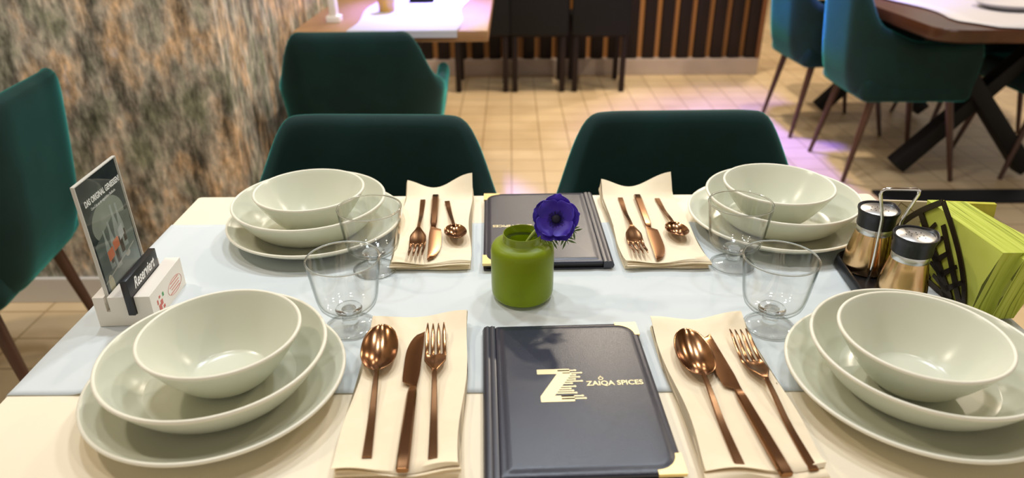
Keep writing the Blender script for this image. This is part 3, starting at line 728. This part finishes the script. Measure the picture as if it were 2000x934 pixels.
nh = thing('napkin_holder', 'dark metal napkin holder with cut out leaf panels, at the right table edge', 'napkin holder', (.588, .845, T + .0024), math.radians(3))
def leaf_panel(x, tall):
    """pointed arch panel in the YZ plane: outer frame, midrib and slanting veins cut out of sheet"""
    bm = bmesh.new(); th = .0016; Hh, Bb, lean = .113 * tall, .090, 0
    def ribbon(a, b, w0, w1):
        a, b = Vector(a), Vector(b); d = (b - a).normalized(); s = Vector((-d.y, d.x))
        q = [a - s * w0, b - s * w1, b + s * w1, a + s * w0]
        vs = [bm.verts.new((x - th / 2 + lean * p.y, p.x, p.y)) for p in q] + [bm.verts.new((x + th / 2 + lean * p.y, p.x, p.y)) for p in q]
        for f in ((0, 1, 2, 3), (7, 6, 5, 4), (0, 4, 5, 1), (1, 5, 6, 2), (2, 6, 7, 3), (3, 7, 4, 0)): bm.faces.new([vs[k] for k in f])
    n = 14
    edge = lambda s, t: (s * Bb * (1 - t ** 1.55), .002 + (Hh - .002) * t ** .9)
    for s in (-1, 1):
        pts = [edge(s, k / n) for k in range(n + 1)]
        for p, q in zip(pts, pts[1:]): ribbon(p, q, .0040, .0040)
    ribbon((-Bb, .004), (Bb, .004), .004, .004)
    ribbon((-.062, .004), (.036, .080 * tall), .0080, .0050)                        # midrib of a big leaf
    ribbon((-.014, .004), (.060, .044), .0080, .0040); ribbon((-.085, .006), (-.012, .086 * tall), .0050, .0040); ribbon((.030, .004), (.078, .022), .0070, .0040)
    for k in range(5):
        f = .12 + .17 * k; cx, cz = -.062 + .092 * f, .004 + .074 * f
        ribbon((cx, cz), (cx - .026 + .004 * k, cz + .026 - .002 * k), .0042, .0026); ribbon((cx, cz), (cx + .030 - .004 * k, cz + .004), .0040, .0024)
    for k in range(3):
        f = .3 + .25 * k; cx, cz = -.010 + .068 * f, .004 + .042 * f; ribbon((cx, cz), (cx + .018, cz - .004), .0034, .0020); ribbon((cx, cz), (cx - .006, cz + .022), .0034, .0020)
    link('leaf_panel', bm, M_['dark_metal'], nh, smooth=0)
leaf_panel(-.032, 1.0); leaf_panel(.026, .74)
bm = bmesh.new(); box(bm, (-.003, 0, .0010), (.058, .17, .0018), .0004); link('base', bm, M_['dark_metal'], nh, smooth=0)
pn = thing('paper_napkins', 'thick wad of bright green paper napkins standing in the leaf holder', 'paper napkins', (.588, .830, T + .0024), math.radians(3))
# stack of folded paper: two packets, edges showing as fine layers, leaning outward near the camera
def packet(name, xa, xb, y0, y1, z1, flare, material):
    bm = bmesh.new(); rings = []; ny = 12
    for i in range(ny + 1):
        v = i / ny; y = y0 + (y1 - y0) * v; fl_ = flare * (1 - v) ** 2
        ring = []
        for x, z in ((xa, .0022), (xb, .0022), (xb + fl_ * .5, z1 * .5), (xb + fl_ + .004, z1 - .004), (xb + fl_, z1), (xa + fl_ * .2, z1 + .001), (xa, z1 - .004), (xa, z1 * .5)):
            dy = -.016 * (1 - v) * (z / z1) ** 2 + .004 * math.sin(z * 60)
            ring.append((x, y + dy, z))
        rings.append(ring)
    loft(bm, rings); link(name, bm, material, pn, smooth=30)
packet('napkin_packet', -.029, -.006, -.085, .050, .1000, .006, M_['green_paper'])
packet('napkin_packet', -.0055, .0235, -.092, .047, .0985, .022, M_['green_paper'])
pp = thing('printed_napkin', 'folded napkin printed beige and yellow green behind the leaf holder', 'paper napkin', (.610, .948, T + .0014), math.radians(-6))
beige = mottled('beige_print', (.55, .45, .30), (.62, .52, .36), 30, rough=.8); yg = mottled('yellow_green_print', (.42, .42, .03), (.60, .54, .05), 60, rough=.8)
bm = bmesh.new(); loft(bm, [[(-.075, y, z) for y, z in ((-.010, 0), (.010, 0), (.006, .040), (.001, .068), (-.003, .068), (-.007, .040))], [(.010, y, z) for y, z in ((-.010, 0), (.010, 0), (.006, .040), (.001, .068), (-.003, .068), (-.007, .040))]]); link('beige_fold', bm, beige, pp, smooth=40)
bm = bmesh.new(); loft(bm, [[(x, y, z) for y, z in ((-.012, 0), (.011, 0), (.007, .042), (.002, .069), (-.005, .069), (-.009, .040))] for x in (.010, .085)]); link('yellow_fold', bm, yg, pp, smooth=40)
bm = bmesh.new()
for (y0_, z0_, y1_, z1_) in ((-.06, .035, -.045, .066), (-.045, .066, -.02, .050), (-.035, .04, .0, .066), (-.015, .038, .005, .055)):
    a = Vector((y0_, -.0072 - .0 + .004 * (z0_ - .04) / .028, z0_)); b = Vector((y1_, -.0072 + .004 * (z1_ - .04) / .028, z1_)); tube(bm, [a, b], .0004, 5)
link('line_print', bm, mat('brown_line_print', (.18, .12, .06), .7), pp, smooth=0)

# ------------------------------------------------------------------ upholstered chairs (local: seat faces +Y, origin on the floor)
def make_chair(name='barrel_chair'):
    t = thing(name, None, 'chair')
    Wd, R, yb, yf = .222, .115, -.275, .215
    path = []
    n1, n2, n3 = 10, 12, 12
    for k in range(n1): path.append((Wd, yf + (yb + R - yf) * k / n1))
    for k in range(n2 + 1): a = PI / 2 * k / n2; path.append((Wd - R + R * math.cos(a), yb + R - R * math.sin(a)))
    for k in range(1, n3): path.append(((Wd - R) * (1 - 2 * k / n3), yb))
    path += [(-x, y) for x, y in path[:n1 + n2 + 1][::-1]]
    m = len(path); rings = []
    for i, (x, y) in enumerate(path):
        a = path[max(0, i - 1)]; b = path[min(m - 1, i + 1)]; tx, ty = b[0] - a[0], b[1] - a[1]; q = math.hypot(tx, ty)
        nx, ny = -ty / q, tx / q                                # inward or outward
        if nx * x + ny * (y - .0) < 0: nx, ny = -nx, -ny
        # height: tall across the back, falling along the corner to the arms
        k = sm(-.27, -.06, y)
        c = sm(.150, .214, abs(x)) if y < -.16 else 1
        h = .835 - .135 * c - .07 * k
        h += .012 * sm(.10, .21, y) - .05 * sm(.185, .215, y)
        flare = .035; th = .024
        ring = []
        for z, off in ((.372, -.050), (.41, -.022), (.50, .004), (.62, .016)):
            zz = min(z, .372 + (h - .372) * (z - .372) / (.66 - .372)) if h < .70 else z
            ring.append((zz, off + th))
        ring.append((h - .045, flare * (h - .4) / .43 + th)); ring.append((h - .012, flare * (h - .4) / .43 + th * .85)); ring.append((h, flare * (h - .4) / .43 + th * .25)); ring.append((h - .002, flare * (h - .4) / .43 - th * .35))
        ring.append((h - .016, flare * (h - .4) / .43 - th * .9)); ring.append((h - .05, flare * (h - .4) / .43 - th)); ring.append((.48, -th)); ring.append((.385, -th - .030))
        e = sm(.19, .215, y) * .5
        rings.append([(x + nx * (o * (1 - e)), y + ny * (o * (1 - e)), z) for z, o in ring])
    bm = bmesh.new(); loft(bm, rings)
    s = link('shell', bm, M_['velvet'], t, smooth=80); md = s.modifiers.new('smooth', 'SUBSURF'); md.levels = 1; md.render_levels = 1
    bm = bmesh.new(); box(bm, (0, -.015, .425), (.46, .47, .115), .035, 4); link('seat', bm, M_['velvet'], t, smooth=80)
    for sx in (-1, 1):
        for sy in (-1, 1):
            bm = bmesh.new(); tube(bm, [(sx * .165, sy * .165 - .01, .385), (sx * .200, sy * .243, 0)], [.0175, .0095], 12); link('leg', bm, M_['walnut'], t, smooth=60)
    return t
ch0 = make_chair()
chairs = [((-.272, 1.030), PI - .03, 'green velvet chair pushed up behind the back left place setting'),
          ((.330, 1.045), PI + .02, 'green velvet chair pushed up behind the back right place setting'),
          ((-.485, 2.47), .03, 'green velvet chair at the table by the textured wall, back to the viewer'),
          ((-1.41, 1.545), PI / 2 + .13, 'green velvet chair at the far left in front of the textured wall'),
          ((1.735, 3.195), -PI / 2, 'nearer green velvet chair on the left side of the far right table'),
          ((1.700, 3.82), -PI / 2 + .05, 'farther green velvet chair on the left side of the far right table'),
          ((2.46, 3.22), PI / 2, 'nearer green velvet chair on the far side of the right table'),
          ((2.46, 3.86), PI / 2, 'farther green velvet chair on the far side of the right table')]
for i, (p, rz, lab) in enumerate(chairs):
    o = ch0 if i == 0 else copy_tree(ch0)
    o.location = (*p, 0); o.rotation_euler = (0, 0, rz); o['label'] = lab; o['group'] = 'green velvet barrel chairs'

# ------------------------------------------------------------------ table by the wall
t2 = thing('wall_table', 'brown wooden table against the textured wall, behind the green chair', 'table', (-.43, 3.12, 0))
link('tabletop', bxm((0, 0, T - .02), (.70, 1.02, .04), .005), M_['wood'], t2, smooth=30)
link('column', bxm((0, 0, .365), (.08, .08, .67), .005), M_['black_wood'], t2, smooth=30)
link('foot', bxm((0, 0, .015), (.50, .60, .03), .01), M_['black_wood'], t2, smooth=30)
bm = bmesh.new(); g = []
for i in range(13):
    y = 2.605 + .90 * i / 12; g.append([(-.583 + .392 * j / 6 + .012 * math.sin(i * .8), y, T + .0030 - (0 if i else .0)) for j in range(7)])
rr_ = [[bm.verts.new(p) for p in r_] for r_ in ([[(x, 2.600, T - .022) for x, y, z in g[0]]] + [[(x, 2.602, T + .001) for x, y, z in g[0]]] + g)]
for a, b in zip(rr_, rr_[1:]):
    for j in range(6): bm.faces.new((a[j], a[j + 1], b[j + 1], b[j]))
o = link('table_cloth', bm, M_['cloth_white'], smooth=0); md = o.modifiers.new('thickness', 'SOLIDIFY'); md.thickness = .0015; md.offset = 1
tag(o, 'white cloth strip lying on the brown table by the wall', 'tablecloth')
cdh = thing('table_card', 'slim pale upright card holder on the wall table', 'card holder', (-.668, 2.80, T))
link('block', bxm((0, 0, .012), (.05, .06, .024), .002), M_['white'], cdh, smooth=30); link('card', bxm((0, 0, .094), (.026, .05, .144), .002), M_['white'], cdh, smooth=30)
o = tag(link('black_box', bxm((-.385, 3.24, T + .0255), (.105, .045, .04), .004), M_['black'], smooth=30), 'small black box on the white cloth of the wall table', 'box')
bm = bmesh.new(); lathe(bm, [(0, 0), (.030, 0), (.033, .004), (.036, .09), (.034, .09), (.031, .006), (0, .006)], 32, (-.50, 3.00, T + .0046))
o = tag(link('candle_glass', bm, mat('amber_glass', (.85, .62, .12), .2, 0, .5, Transmission_Weight=.6), smooth=50), 'yellow glass standing on the white cloth of the wall table', 'glass')

# ------------------------------------------------------------------ counter and the black chairs before it
ct = thing('counter', 'dark slatted wooden counter across the back of the room', 'counter', (.485, 5.25, 0))
wdt = 2.44
link('carcass', bxm((0, .03, .60), (wdt - .02, .54, .98)), mottled('orange_brown_board', (.46, .19, .04), (.56, .25, .07), 8, (1, 1, .1), .45), ct, smooth=0)
link('plinth', bxm((0, -.005, .055), (wdt, .60, .11), .004), mottled('greyed_plinth', (.42, .33, .27), (.50, .40, .33), 6, rough=.5), ct, smooth=0)
link('worktop', bxm((0, 0, 1.11), (wdt + .02, .66, .04), .005), M_['black_wood'], ct, smooth=30)
x = -wdt / 2 + .04
while x < wdt / 2 - .01:
    link('slat', bxm((x, -.265, .60), (.080, .05, .97), .006), M_['black_wood'], ct, smooth=30); x += .117
link('end_post', bxm((wdt / 2 - .01, -.27, .60), (.03, .06, .98), .004), mottled('brown_post', (.16, .06, .02), (.22, .09, .03), 9, rough=.4), ct, smooth=30)
def make_black_chair():
    t = thing('black_chair', None, 'chair')
    link('seat', bxm((0, 0, .435), (.35, .36, .05), .012, 3), M_['black'], t, smooth=40)
    link('apron', bxm((0, 0, .38), (.33, .33, .07)), M_['black_wood'], t, smooth=0)
    bm = bmesh.new(); box(bm, (0, -.180, .655), (.360, .03, .59), .010, 3); link('backrest', bm, M_['black'], t, smooth=40)
    for sx in (-1, 1):
        for sy in (-1, 1): link('leg', bxm((sx * .150, sy * .155, .21), (.034, .034, .42), .004), M_['black_wood'], t, smooth=30)
    return t
bc = make_black_chair()
for i, (x, lab) in enumerate(((-.185, 'left of the three, beside the wall table'), (.175, 'middle one of the three'), (.555, 'right of the three, beside the lit slats'))):
    o = bc if i == 0 else copy_tree(bc)
    o.location = (x, 4.69, 0); o['label'] = 'black chair standing before the slatted counter, ' + lab; o['group'] = 'black chairs at the counter'

# ------------------------------------------------------------------ table at the right with crossed legs
t3 = thing('cross_leg_table', 'dark wooden table with crossed black legs at the far right', 'table', (2.06, 3.55, 0))
out = rrect(-.54, -.98, .54, 1.0, .10, 6); out = [(x + .012 * math.sin(7 * y), y + .010 * math.sin(8 * x)) for x, y in out]
bm = bmesh.new(); loft(bm, [[(x * k, y * k, z) for x, y in out] for z, k in ((T - .055, .965), (T - .045, .99), (T - .008, 1.0), (T - .002, .997))]); link('tabletop', bm, M_['wood_dark'], t3, smooth=40)
for y in (-.46, .46):
    for s in (-1, 1):
        a, b = Vector((-.285 * s, y + .02 * s, .035)), Vector((.30 * s, y + .02 * s, T - .045)); d = b - a
        bm = bmesh.new(); box(bm, (0, 0, 0), (.075, .075, d.length), .006, 2, d.to_track_quat('Z', 'Y').to_matrix()); bmesh.ops.translate(bm, verts=bm.verts, vec=(a + b) / 2)
        for v in bm.verts: v.co.z = min(max(v.co.z, .0), T - .05)
        link('crossed_leg', bm, M_['black'], t3, smooth=30)
link('stretcher', bxm((0, 0, .385), (.05, .86, .05), .004), M_['black'], t3, smooth=30)
bm = bmesh.new(); NN = 24; rows = []
for i in range(NN + 1):
    y = 2.60 + 1.6 * i / NN; xl = 1.66 + .03 * math.sin(9 * y) + .10 * sm(2.78, 2.60, y)
    rows.append([bm.verts.new((xl + (2.50 - xl) * j / 10, y + (.02 * math.sin(5 * j) if i == 0 else 0), T + .0012 + .0015 * (1 + math.sin(6 * y + 2 * j)))) for j in range(11)])
for a, b in zip(rows, rows[1:]):
    for j in range(10): bm.faces.new((a[j], a[j + 1], b[j + 1], b[j]))
o = link('table_cloth', bm, M_['cloth_white'], smooth=60); md = o.modifiers.new('thickness', 'SOLIDIFY'); md.thickness = .0015; md.offset = 1
tag(o, 'white cloth with a wavy edge on the dark table at the right', 'tablecloth')
bm = plate_mesh(.13, .02, .08, .004, .085, lambda t: t ** 1.6)
tag(link('pale_plate', bm, [M_['cloth_white']] * 2, None, (2.02, 3.00, T + .0058)), 'pale plate on the white cloth of the right table', 'plate')
